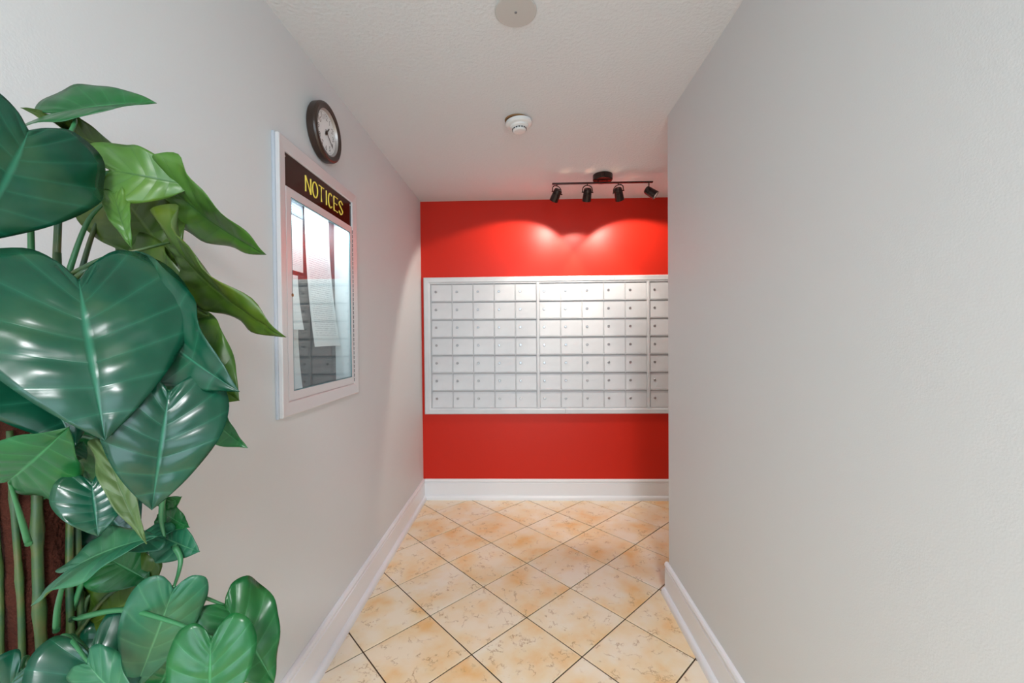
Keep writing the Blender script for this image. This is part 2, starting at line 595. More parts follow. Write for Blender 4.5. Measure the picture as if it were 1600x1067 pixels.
# header
hz = hit(450, 288, 0, PX)[2]
hz = 1.868
obj('header_panel', bx(PX-0.014, PX-0.010, fy0, fy1, hz, fz_1), M_header, case)
letters = {
 'N': [[(0, 0), (0, 1)], [(0, 1), (1, 0)], [(1, 0), (1, 1)]],
 'O': [[(0.5+0.5*math.sin(a), 0.5+0.5*math.cos(a)) for a in [k*math.pi/12 for k in range(25)]]],
 'T': [[(0, 1), (1, 1)], [(0.5, 1), (0.5, 0)]],
 'I': [[(0.5, 0), (0.5, 1)]],
 'C': [[(0.5+0.5*math.cos(a), 0.5+0.5*math.sin(a)) for a in [math.radians(50+k*26/2.0*1.0) for k in range(21)]]],
 'E': [[(0, 0), (0, 1)], [(0, 1), (1, 1)], [(0, 0), (1, 0)], [(0, 0.52), (0.8, 0.52)]],
 'S': [[(p.x, p.y) for p in spline([(0.95, 0.82, 0), (0.5, 1, 0), (0.06, 0.76, 0), (0.5, 0.52, 0), (0.95, 0.25, 0), (0.5, 0, 0), (0.04, 0.2, 0)], 24)]],
}
LXP = PX - 0.0095
lx_px = {0: (477.5, 485.5), 1: (488.3, 496), 2: (498.2, 505.8), 3: (508, 511), 4: (512.8, 518.9), 5: (521.3, 527), 6: (529, 535)}
lz0, lz1 = 1.893, 1.953
lett = bmesh.new()
for k, ch in enumerate('NOTICES'):
    ya, yb = hit(lx_px[k][0], 300, 0, LXP)[1], hit(lx_px[k][1], 300, 0, LXP)[1]
    for st in letters[ch]:
        tube(lett, [(LXP, ya+(yb-ya)*u, lz0+(lz1-lz0)*v) for u, v in st], 0.0031, 6)
obj('lettering', lett, M_yellow, case)['label'] = 'yellow NOTICES lettering'
for yy in (fy0+0.008, fy1-0.008):
    for zz in ((fz_1-0.014,) if True else ()):
        bm = bmesh.new()
        lathe(bm, [(0.003, 0), (0.003, 0.001), (0.0015, 0.002), (0, 0.002)], Matrix.Translation((PX-0.010, yy, zz)) @ Matrix.Rotation(math.radians(90), 4, 'Y'), 10)
        obj('screw', bm, M_plast, case)
# hinged glazed door
door = obj('door', bx(0, 0.001, 0, 0.001, 0, 0.001), M_alu, case)
bm = bmesh.new()
oy0, oy1, oz0, oz1 = fy0+0.003, fy1-0.003, fz_0+0.001, hz-0.003
iy0, iy1, iz0, iz1 = oy0+0.030, oy1-0.022, oz0+0.032, oz1-0.030
DX0, DX1 = PX-0.016, PX-0.004
box(bm, DX0, DX1, oy0, iy0, oz0, oz1, bev=0.0015)
box(bm, DX0, DX1, iy1, oy1, oz0, oz1, bev=0.0015)
box(bm, DX0, DX1, iy0-0.0005, iy1+0.0005, oz0, iz0, bev=0.0015)
box(bm, DX0, DX1, iy0-0.0005, iy1+0.0005, iz1, oz1, bev=0.0015)
bm.transform(Matrix.Translation(-wloc(door)))
bm.to_mesh(door.data)
bm.free()
obj('glass_pane', bx(DX0+0.003, DX0+0.007, iy0-0.004, iy1+0.004, iz0-0.004, iz1+0.004), M_glass, door)
bm = bmesh.new()
gw = 0.003
for a in ((iy0, iy0+gw, iz0, iz1), (iy1-gw, iy1, iz0, iz1), (iy0+gw, iy1-gw, iz0, iz0+gw), (iy0+gw, iy1-gw, iz1-gw, iz1)):
    box(bm, DX0+0.0072, DX1-0.0005, *a)
obj('glazing_gasket', bm, mat('teal_gasket', (0.10, 0.22, 0.25), 0.5), door)
p = hit(457, 461, 0, DX1)
bm = bmesh.new()
lathe(bm, [(0.006, 0), (0.006, 0.002), (0.004, 0.003), (0, 0.003)], Matrix.Translation((DX1-0.0002, p.y, p.z)) @ Matrix.Rotation(math.radians(90), 4, 'Y'), 14)
obj('lock', bm, mat('brass_lock', (0.30, 0.16, 0.07), 0.35, 0.8), door)
for k in range(34):
    z = oz0+0.01+(oz1-oz0-0.02)*k/34
    bm = bmesh.new()
    tube(bm, [(DX1+0.001, oy1+0.0015, z), (DX1+0.001, oy1+0.0015, z+0.015)], 0.0022, 6)
    obj('hinge_knuckle', bm, M_gap, case)
# box behind the door, sunk into the wall
IX = XL - 0.075
bm = bmesh.new()
box(bm, IX-0.004, IX, hy0+0.001, hy1-0.001, hz0+0.001, hz1-0.001)
obj('pin_board', bm, M_cork, case)
bm = bmesh.new()
box(bm, IX, DX0-0.001, hy0+0.001, hy0+0.006, hz0+0.001, hz1-0.001)
box(bm, IX, DX0-0.001, hy1-0.006, hy1-0.001, hz0+0.001, hz1-0.001)
box(bm, IX, DX0-0.001, hy0+0.006, hy1-0.006, hz0+0.001, hz0+0.006)
box(bm, IX, DX0-0.001, hy0+0.006, hy1-0.006, hz1-0.006, hz1-0.001)
obj('case_lining', bm, M_inner, case)
bm = bmesh.new()
tube(bm, [(XL-0.020, hy0+0.03, hz+0.020), (XL-0.020, hy1-0.03, hz+0.020)], 0.009, 10)
obj('lamp_tube', bm, M_tube, case)
cl = area('case_lamp', (XL-0.022, (CY0+CY1)/2, hz+0.008), (0, math.radians(8), 0), 0.03, 0.5, 2.5, (0.80, 0.93, 1.0))
cl.parent = case
cl.location = Vector(cl.location) - wloc(case)

# papers pinned inside the case
def paper_mat(name, col, lines, sc, title=False, ink=(0.50, 0.53, 0.57)):
    m = mat(name, col, 0.7, spec=0.2)
    if lines:
        tc = N(m, 'ShaderNodeTexCoord')
        sp = N(m, 'ShaderNodeSeparateXYZ')
        L(m, tc.outputs['UV'], sp.inputs[0])
        mu = N(m, 'ShaderNodeMath', operation='MULTIPLY')
        mu.inputs[1].default_value = sc
        L(m, sp.outputs[1], mu.inputs[0])
        fr = N(m, 'ShaderNodeMath', operation='FRACT')
        L(m, mu.outputs[0], fr.inputs[0])
        lt = N(m, 'ShaderNodeMath', operation='LESS_THAN')
        lt.inputs[1].default_value = 0.34
        L(m, fr.outputs[0], lt.inputs[0])
        # words: noise stretched along the row
        mp = N(m, 'ShaderNodeMapping')
        mp.inputs['Scale'].default_value = (26, sc, 1)
        L(m, tc.outputs['UV'], mp.inputs[0])
        wn = N(m, 'ShaderNodeTexNoise')
        wn.inputs['Scale'].default_value = 1.4
        wn.inputs['Detail'].default_value = 1
        L(m, mp.outputs[0], wn.inputs['Vector'])
        gt = N(m, 'ShaderNodeMath', operation='GREATER_THAN')
        gt.inputs[1].default_value = 0.46
        L(m, wn.outputs[0], gt.inputs[0])
        m1 = N(m, 'ShaderNodeMath', operation='MULTIPLY')
        L(m, lt.outputs[0], m1.inputs[0])
        L(m, gt.outputs[0], m1.inputs[1])
        # margins
        mk = ramp(m, sp.outputs[0], [(0.09, (0, 0, 0)), (0.1, (1, 1, 1)), (0.9, (1, 1, 1)), (0.91, (0, 0, 0))])
        mk2 = ramp(m, sp.outputs[1], [(0.07, (0, 0, 0)), (0.08, (1, 1, 1)), (0.93, (1, 1, 1)), (0.94, (0, 0, 0))])
        m2 = N(m, 'ShaderNodeMath', operation='MULTIPLY')
        L(m, m1.outputs[0], m2.inputs[0])
        L(m, mk.outputs[0], m2.inputs[1])
        m3 = N(m, 'ShaderNodeMath', operation='MULTIPLY')
        L(m, m2.outputs[0], m3.inputs[0])
        L(m, mk2.outputs[0], m3.inputs[1])
        mx = N(m, 'ShaderNodeMix', data_type='RGBA')
        L(m, m3.outputs[0], mx.inputs['Factor'])
        mx.inputs['A'].default_value = (*col, 1)
        mx.inputs['B'].default_value = (*ink, 1)
        L(m, mx.outputs['Result'], B(m).inputs['Base Color'])
    return m
def paper(name, y0, y1, z0, z1, m, label, off=0.003, curl=0.0, skew=0.0):
    """sheet hanging from its top edge; curl lifts the lower edge off the board"""
    n = 10
    verts, faces, uvs = [], [], []
    for k in range(n+1):
        t = k/n
        x = IX + off + curl*(1-t)**2.2
        dy = skew*(1-t)**1.5
        for y, u in ((y0, 0), (y1+dy, 1)):
            verts.append((x, y, z0+(z1-z0)*t))
            uvs.append((u, t))
    for k in range(n):
        a = 2*k
        faces.append((a, a+1, a+3, a+2))
    me = bpy.data.meshes.new(name)
    me.from_pydata(verts, [], faces)
    uv = me.uv_layers.new(name='UVMap')
    for l in me.loops:
        uv.data[l.index].uv = uvs[l.vertex_index]
    me.materials.append(m)
    o = link(bpy.data.objects.new(name, me))
    md = o.modifiers.new('thickness', 'SOLIDIFY')
    md.thickness = 0.0004
    tag(o, label, 'paper')
    return o
white = (0.82, 0.84, 0.85)
def py(px, x=None):
    return hit(px, 420, 0, IX if x is None else x)[1]
def pz(px, pyx):
    return hit(px, pyx, 0, IX)[2]
paper('notice_sheet', py(475), py(512), pz(494, 541), 1.89, paper_mat('print_long', white, True, 62), 'long white printed sheet hanging loose in the notice case', 0.006, 0.035, 0.03)
paper('notice_sheet', py(445), py(472.5), pz(460, 423), pz(460, 338), paper_mat('print_small', (0.78, 0.84, 0.84), True, 30), 'pale printed sheet pinned beside the long hanging notice', 0.003)
paper('notice_photo', py(440), py(473), pz(460, 338)+0.004, pz(460, 312)+0.03, paper_mat('print_grey', (0.14, 0.16, 0.19), True, 9, ink=(0.4, 0.44, 0.5)), 'small grey picture notice at the top of the notice case', 0.003)
paper('notice_sheet', py(436), py(464), pz(460, 515), pz(460, 430), paper_mat('print_plain', white, False, 1), 'blank white sheet curling away under the pale printed sheet', 0.003, 0.012, 0.02)
paper('notice_sheet', py(436), py(461), pz(460, 612), pz(460, 512), paper_mat('print_plain_low', white, False, 1), 'lowest blank white sheet in the notice case', 0.008, 0.010, 0.012)

# ------------------------------------------------------------------ wall clock
KC = Vector((XL, 1.683, 2.186))
clock = empty('wall_clock', KC)
tag(clock, 'round dark brown wall clock with white dial above notice case', 'clock')
KM = Matrix.Translation(KC) @ Matrix.Rotation(math.radians(90), 4, 'Y')   # local z -> +x
bm = bmesh.new()
lathe(bm, [(0, 0.0005), (0.112, 0.0005), (0.117, 0.006), (0.118, 0.030), (0.115, 0.037), (0.108, 0.040), (0.093, 0.037), (0.0906, 0.034), (0.0906, 0.020), (0.0, 0.020)], KM, 72)
obj('case_rim', bm, M_rim, clock)
bm = bmesh.new()
lathe(bm, [(0.0905, 0.034), (0.0890, 0.0342), (0.0845, 0.0245), (0.0843, 0.0228), (0.0905, 0.0228), (0.0905, 0.034)], KM, 64)
obj('inner_ring', bm, M_ring, clock)
bm = bmesh.new()
lathe(bm, [(0, 0.0225), (0.084, 0.0225), (0.084, 0.0240), (0, 0.0240)], KM, 48)
dial = obj('dial', bm, M_dial, clock)
def text_bm(txt, size):
    c = bpy.data.curves.new('t', 'FONT')
    c.body = txt
    c.size = size
    c.align_x = 'CENTER'
    c.align_y = 'CENTER'
    c.resolution_u = 2
    o = bpy.data.objects.new('t', c)
    COL.objects.link(o)
    dg = bpy.context.evaluated_depsgraph_get()
    me = bpy.data.meshes.new_from_object(o.evaluated_get(dg))
    bm = bmesh.new()
    bm.from_mesh(me)
    bpy.data.objects.remove(o)
    bpy.data.curves.remove(c)
    bpy.data.meshes.remove(me)
    return bm
# dial plane: right = +y (seen from the room, facing -x direction: clockwise runs towards +y), up = +z
DM = Matrix(((0, 0, 1, XL+0.0243), (1, 0, 0, KC.y), (0, 1, 0, KC.z), (0, 0, 0, 1)))
allb = bmesh.new()
for h in range(1, 13):
    a = math.radians(30*h)
    tb = text_bm(str(h), 0.030)
    tb.transform(Matrix.Translation((0.062*math.sin(a), 0.062*math.cos(a), 0)))
    tb.transform(DM)
    tm = bpy.data.meshes.new('n')
    tb.to_mesh(tm)
    tb.free()
    allb.from_mesh(tm)
    bpy.data.meshes.remove(tm)
for k in range(60):
    a = math.radians(6*k)
    r0 = 0.0765 if k % 5 else 0.0745
    w = 0.0006 if k % 5 else 0.0012
    q = [DM @ Vector((r*math.sin(a)+s*w*math.cos(a), r*math.cos(a)-s*w*math.sin(a), 0)) for r, s in ((r0, -1), (r0, 1), (0.0795, 1), (0.0795, -1))]
    allb.faces.new([allb.verts.new(v) for v in q])
obj('numerals', allb, M_ink, dial)
def hand(name, ang, ln, w, z):
    bm = bmesh.new()
    a = math.radians(ang)
    q = [(-w, -0.014), (w, -0.014), (w*0.55, ln), (-w*0.55, ln)]
    for zz in (z, z+0.0012):
        pass
    v = [[bm.verts.new(DM @ Vector((x*math.cos(a)+y*math.sin(a), -x*math.sin(a)+y*math.cos(a), zz))) for x, y in q] for zz in (z, z+0.0012)]
    for k in range(4):
        bm.faces.new((v[0][k], v[0][(k+1) % 4], v[1][(k+1) % 4], v[1][k]))
    bm.faces.new(v[0])
    bm.faces.new(v[1])
    obj(name, bm, M_rim, clock)
hand('hour_hand', 41, 0.036, 0.0045, 0.0015)
hand('minute_hand', 128, 0.062, 0.0022, 0.0032)
bm = bmesh.new()
lathe(bm, [(0.007, 0), (0.007, 0.005), (0.004, 0.0065), (0, 0.0065)], Matrix.Translation((XL+0.0243, KC.y, KC.z)) @ Matrix.Rotation(math.radians(90), 4, 'Y'), 16)
obj('hub', bm, M_rim, clock)

# ------------------------------------------------------------------ ceiling plate and smoke detector
CD = Matrix.Rotation(math.radians(180), 4, 'X')
pl = Vector((-0.018, 1.400, H))
plate = empty('ceiling_cover_plate', pl)
tag(plate, 'flat round grey blank cover plate with a centre screw on ceiling', 'cover plate')
bm = bmesh.new()
lathe(bm, [(0, 0), (0.071, 0), (0.071, 0.003), (0.068, 0.005), (0, 0.0055)], Matrix.Translation(pl) @ CD, 48)
obj('disc', bm, M_plate, plate)
bm = bmesh.new()
lathe(bm, [(0.0045, 0.005), (0.0045, 0.0068), (0.002, 0.0078), (0, 0.0078)], Matrix.Translation(pl) @ CD, 12)
obj('screw', bm, M_gap, plate)
sd = Vector((-0.016, 2.105, H))
smoke = empty('smoke_detector', sd)
tag(smoke, 'white round smoke detector hanging slightly crooked from ceiling', 'smoke detector')
tilt = Matrix.Rotation(math.radians(4), 4, 'Y')
SM = Matrix.Translation(sd) @ CD
bm = bmesh.new()
lathe(bm, [(0, 0), (0.064, 0), (0.062, 0.006), (0, 0.006)], SM @ Matrix.Translation((-0.008, 0, 0)), 32)
obj('mounting_box', bm, M_rust, smoke)
ST = SM @ Matrix.Translation((0, 0, 0.011)) @ tilt
bm = bmesh.new()
lathe(bm, [(0, -0.003), (0.062, -0.003), (0.068, 0), (0.068, 0.010), (0.062, 0.016), (0.050, 0.020), (0, 0.020)], ST, 48)
obj('base', bm, M_plast, smoke, smooth=False)
bm = bmesh.new()
lathe(bm, [(0.050, 0.018), (0.047, 0.026), (0.040, 0.030), (0.036, 0.032), (0.034, 0.042), (0.028, 0.047), (0, 0.048)], ST, 48)
obj('sensor_dome', bm, M_plast, smoke)
for k in range(16):
    a = 2*math.pi*k/16
    q = ST @ Matrix.Rotation(a, 4, 'Z') @ Matrix.Translation((0.0355, 0, 0.0365))
    bm = bmesh.new()
    bmesh.ops.create_cube(bm, size=1, matrix=q @ Matrix.Diagonal((0.003, 0.009, 0.005, 1)))
    obj('vent_slot', bm, M_dark, smoke)

# ------------------------------------------------------------------ track light
tc_ = Vector((0.553, 2.845, H))
track = empty('track_light', tc_)
tag(track, 'dark bronze ceiling track light with four swivelling spot heads', 'track light')
bm = bmesh.new()
lathe(bm, [(0, 0), (0.066, 0), (0.067, 0.004), (0.067, 0.034), (0.063, 0.040), (0, 0.041)], Matrix.Translation(tc_) @ CD, 40)
obj('canopy', bm, M_bronze, track)
bz = 2.386
obj('bar', bx(0.205, 0.895, tc_.y-0.008, tc_.y+0.008, bz-0.005, bz+0.005, bev=0.0015), M_bronze, track)
for s in (-0.03, 0.03):
    bm = bmesh.new()
    tube(bm, [(tc_.x+s, tc_.y, bz), (tc_.x+s, tc_.y, H-0.038)], 0.005, 10)
    obj('bar_mount', bm, M_bronze, track)
def spot_head(x, aim, power, size, yaw):
    """aim: unit direction of the can"""
    aim = Vector(aim).normalized()
    piv = Vector((x, tc_.y, bz-0.005))
    bm = bmesh.new()
    tube(bm, [piv, piv - Vector((0, 0, 0.012))], 0.006, 10)
    obj('swivel', bm, M_bronze, track)
    c = piv - Vector((0, 0, 0.058))           # tilt axis of the can
    side = Vector((math.cos(yaw), math.sin(yaw), 0))
    side = (side - aim*side.dot(aim)).normalized()
    top = piv - Vector((0, 0, 0.011))
    w = 0.033
    pts = [c + side*w, c + side*w + Vector((0, 0, 0.022)), c + side*w*0.8 + Vector((0, 0, 0.037)), top + side*0.010, top - side*0.010,
           c - side*w*0.8 + Vector((0, 0, 0.037)), c - side*w + Vector((0, 0, 0.022)), c - side*w]
    bm = bmesh.new()
    tube(bm, spline(pts, 22), 0.0035, 8)
    obj('yoke', bm, M_bronze, track)
    for s in (1, -1):
        bm = bmesh.new()
        tube(bm, [c + side*s*0.024, c + side*s*0.039], 0.006, 10)
        obj('tilt_knob', bm, M_bronze, track)
    up = aim
    u, v = frame_of(up)
    Mh = Matrix(((u.x, v.x, up.x, c.x), (u.y, v.y, up.y, c.y), (u.z, v.z, up.z, c.z), (0, 0, 0, 1)))
    bm = bmesh.new()
    lathe(bm, [(0.012, -0.026), (0.022, -0.026), (0.026, -0.020), (0.0285, -0.006), (0.0285, 0.006), (0.027, 0.008), (0.0285, 0.010), (0.031, 0.058), (0.029, 0.058), (0.026, 0.012), (0.012, -0.010), (0.012, -0.026)], Mh, 28)
    can = obj('spot_can', bm, M_bronze, track, smooth=False)
    bm = bmesh.new()
    lathe(bm, [(0.006, -0.010), (0.010, 0.0), (0.025, 0.036), (0.0255, 0.040), (0, 0.041)], Mh, 24)
    obj('bulb', bm, M_bulb, can)
    l = bpy.data.lights.new('spot_lamp', 'SPOT')
    l.energy, l.color = power, (1.0, 0.90, 0.78)
    l.spot_size, l.spot_blend, l.shadow_soft_size = math.radians(size), 0.22, 0.018
    o = link(bpy.data.objects.new('spot_lamp', l), track)
    o.location = c + aim*0.066 - wloc(track)
    o.rotation_euler = aim.to_track_quat('-Z', 'Y').to_euler()
    # weak warm backlight, added in place of brownish marks on the ceiling
    l2 = bpy.data.lights.new('added_backlight', 'SPOT')
    l2.energy, l2.color = 0.12, (1.0, 0.32, 0.06)
    l2.spot_size, l2.spot_blend, l2.shadow_soft_size = math.radians(50), 1.0, 0.006
    o2 = link(bpy.data.objects.new('added_backlight', l2), track)
    o2.location = c - aim*0.030 - wloc(track)
    o2.rotation_euler = (-aim).to_track_quat('-Z', 'Y').to_euler()
spot_head(0.238, (-0.38, 0.58, -0.80), 26, 102, 0.15)
spot_head(0.448, (-0.03, 0.56, -0.83), 14, 88, 0.0)
spot_head(0.660, (0.30, 0.58, -0.80), 26, 104, -0.1)
spot_head(0.868, (0.72, -0.28, -0.62), 16, 100, 1.35)

# ------------------------------------------------------------------ unseen lobby lamp, added behind the camera to brighten floor and walls
lamp = empty('added_ceiling_lamp', (0.3, -1.25, H))
tag(lamp, 'round flush ceiling lamp added to brighten the lobby and corridor', 'lamp')
bm = bmesh.new()
lathe(bm, [(0, 0), (0.20, 0), (0.20, 0.03), (0.185, 0.032), (0.185, 0.004), (0, 0.004)], Matrix.Translation((0.3, -1.25, H)) @ CD, 40)
obj('pan', bm, M_alu, lamp)
bm = bmesh.new()
lathe(bm, [(0.184, 0.03), (0.16, 0.06), (0.10, 0.085), (0, 0.095)], Matrix.Translation((0.3, -1.25, H)) @ CD, 40)
obj('diffuser', bm, M_diff, lamp)
ll = area('added_lobby_light', (0.3, -1.25, H-0.11), (0, 0, 0), 0.36, 0.36, 75, (0.96, 0.97, 1.0))
ll.parent = lamp
ll.location = (0, 0, -0.11)

# ------------------------------------------------------------------ climbing plant on a coir pole
def leaf_mat(name, col, vein, rough=0.32, back=False, tip=None):
    m = mat(name, col, rough, spec=0.36)
    uv = N(m, 'ShaderNodeTexCoord')
    sp = N(m, 'ShaderNodeSeparateXYZ')
    L(m, uv.outputs['UV'], sp.inputs[0])
    # x: 0..1 across (0.5 = midrib), y: row along the margin
    sub = N(m, 'ShaderNodeMath', operation='SUBTRACT')
    sub.inputs[1].default_value = 0.5
    L(m, sp.outputs[0], sub.inputs[0])
    ab = N(m, 'ShaderNodeMath', operation='ABSOLUTE')
    L(m, sub.outputs[0], ab.inputs[0])
    mid = ramp(m, ab.outputs[0], [(0.0, (0.7, 0.7, 0.7)), (0.008, (0.55, 0.55, 0.55)), (0.022, (0, 0, 0))])
    mu = N(m, 'ShaderNodeMath', operation='MULTIPLY')
    mu.inputs[1].default_value = 8.0
    L(m, sp.outputs[1], mu.inputs[0])
    pp = N(m, 'ShaderNodeMath', operation='PINGPONG')
    pp.inputs[1].default_value = 0.5
    L(m, mu.outputs[0], pp.inputs[0])
    lat = ramp(m, pp.outputs[0], [(0.0, (0.26, 0.26, 0.26)), (0.03, (0.12, 0.12, 0.12)), (0.12, (0, 0, 0))])
    mxv = N(m, 'ShaderNodeMath', operation='MAXIMUM')
    L(m, mid.outputs[0], mxv.inputs[0])
    L(m, lat.outputs[0], mxv.inputs[1])
    n = noise(m, 14, 4)
    a = Vector(col)
    var = ramp(m, n.outputs[0], [(0.3, tuple(a*0.72)), (0.5, tuple(a)), (0.72, tuple(Vector((a.x*1.5+0.012, a.y*1.25, a.z*1.05))))])
    mx = N(m, 'ShaderNodeMix', data_type='RGBA')
    L(m, mxv.outputs[0], mx.inputs['Factor'])
    L(m, var.outputs[0], mx.inputs['A'])
    mx.inputs['B'].default_value = (*vein, 1)
    L(m, mx.outputs['Result'], B(m).inputs['Base Color'])
    b1 = bump(m, mxv.outputs[0], 0.35, -0.0015)
    # soft dents of pressed fabric leaves
    b2 = N(m, 'ShaderNodeBump')
    b2.inputs['Strength'].default_value = 0.55
    b2.inputs['Distance'].default_value = 0.012
    n2 = noise(m, 20, 1)
    L(m, n2.outputs[0], b2.inputs['Height'])
    L(m, b2.outputs[0], b1.inputs['Normal'])
    return m
LM = {
 'deep': leaf_mat('leaf_deep_green', (0.002, 0.046, 0.023), (0.02, 0.14, 0.08), 0.25),
 'mid': leaf_mat('leaf_green', (0.004, 0.082, 0.018), (0.04, 0.20, 0.07), 0.30),
 'light': leaf_mat('leaf_light_green', (0.046, 0.125, 0.016), (0.012, 0.060, 0.012), 0.36),
 'olive': leaf_mat('leaf_olive', (0.032, 0.072, 0.006), (0.08, 0.14, 0.02), 0.36),
 'pale': leaf_mat('leaf_pale_green', (0.010, 0.090, 0.043), (0.07, 0.22, 0.10), 0.42),
 'under': leaf_mat('leaf_underside', (0.070, 0.120, 0.035), (0.04, 0.10, 0.03), 0.5),
}
M_stem = mat('stem_green', (0.09, 0.19, 0.045), 0.45)
n_ = noise(M_stem, 30, 4)
r_ = ramp(M_stem, n_.outputs[0], [(0.35, (0.013, 0.052, 0.022)), (0.55, (0.036, 0.070, 0.016)), (0.75, (0.085, 0.070, 0.022))])
L(M_stem, r_.outputs[0], B(M_stem).inputs['Base Color'])
M_pet = mat('petiole_green', (0.030, 0.150, 0.055), 0.4)
M_coir = painted('red_brown_coir', (0.045, 0.013, 0.008), 0.95, 150, 1.0, 0.006, 0.1)
M_pot = painted('dark_wicker', (0.10, 0.055, 0.03), 0.7, 90, 0.8, 0.004)
M_moss = painted('dry_moss', (0.09, 0.075, 0.03), 0.95, 120, 1.0, 0.01, 0.1)
PC = Vector((-0.690, 0.555, 0))
plant = empty('potted_plant', PC)
tag(plant, 'tall climbing plant with big glossy heart-shaped green leaves on coir pole', 'plant')
bm = bmesh.new()
lathe(bm, [(0, 0), (0.090, 0), (0.097, 0.01), (0.130, 0.25), (0.133, 0.27), (0.123, 0.27), (0.119, 0.24), (0, 0.24)], Matrix.Translation(PC + Vector((0, 0, 0.0005))), 40)
obj('pot', bm, M_pot, plant)
bm = bmesh.new()
lathe(bm, [(0.1185, 0.2402), (0.10, 0.252), (0.05, 0.256), (0.0, 0.256)], Matrix.Translation(PC), 32)
obj('moss', bm, M_moss, plant)
# coir pole with spiral fibre ridges
bm = bmesh.new()
seg, nz = 48, 130
rings = []
for i in range(nz+1):
    z = 0.25 + (1.42-0.25)*i/nz
    rr = 0.036 + 0.0016*math.sin(z*46)
    rings.append([bm.verts.new((PC.x+(rr+0.002*math.sin(6*a+z*22)+random.uniform(-0.0007, 0.0007))*math.cos(a), PC.y+(rr+0.002*math.sin(6*a+z*22)+random.uniform(-0.0007, 0.0007))*math.sin(a), z)) for a in [2*math.pi*k/seg for k in range(seg)]])
for a, b in zip(rings, rings[1:]):
    for k in range(seg):
        bm.faces.new((a[k], a[(k+1) % seg], b[(k+1) % seg], b[k]))
bm.faces.new(rings[-1])
bm.faces.new(rings[0])
obj('coir_pole', bm, M_coir, plant, smooth=True)
def P(x, y, d):
    return hit(x, y, 1, d)
# vine stems climbing the pole (x pixel only picks the bearing; they hug the pole's surface)
for ang, rad, ztop in ((-100, 0.0045, 1.30), (-68, 0.0046, 1.22), (-34, 0.0070, 1.43), (0, 0.0052, 1.46), (24, 0.0055, 1.33), (75, 0.006, 1.40), (135, 0.006, 1.35), (-165, 0.0055, 1.30)):
    pts, rads = [], []
    n = 44
    for k in range(n+1):
        z = 0.25 + (ztop-0.25)*k/n
        a = math.radians(ang + 6*math.sin(z*7+ang))
        r = 0.039 + rad*0.8 + 0.002*math.sin(z*17+ang)
        node = abs((z*8.2+ang*0.13) % 1 - 0.5)
        pts.append((PC.x+r*math.cos(a), PC.y+r*math.sin(a), z))
        rads.append(rad*(1.28 if node < 0.07 else 1.0)*(1-0.25*k/n))
    bm = bmesh.new()
    tube(bm, pts, rads, 9)
    obj('stem', bm, M_stem, plant, smooth=True)

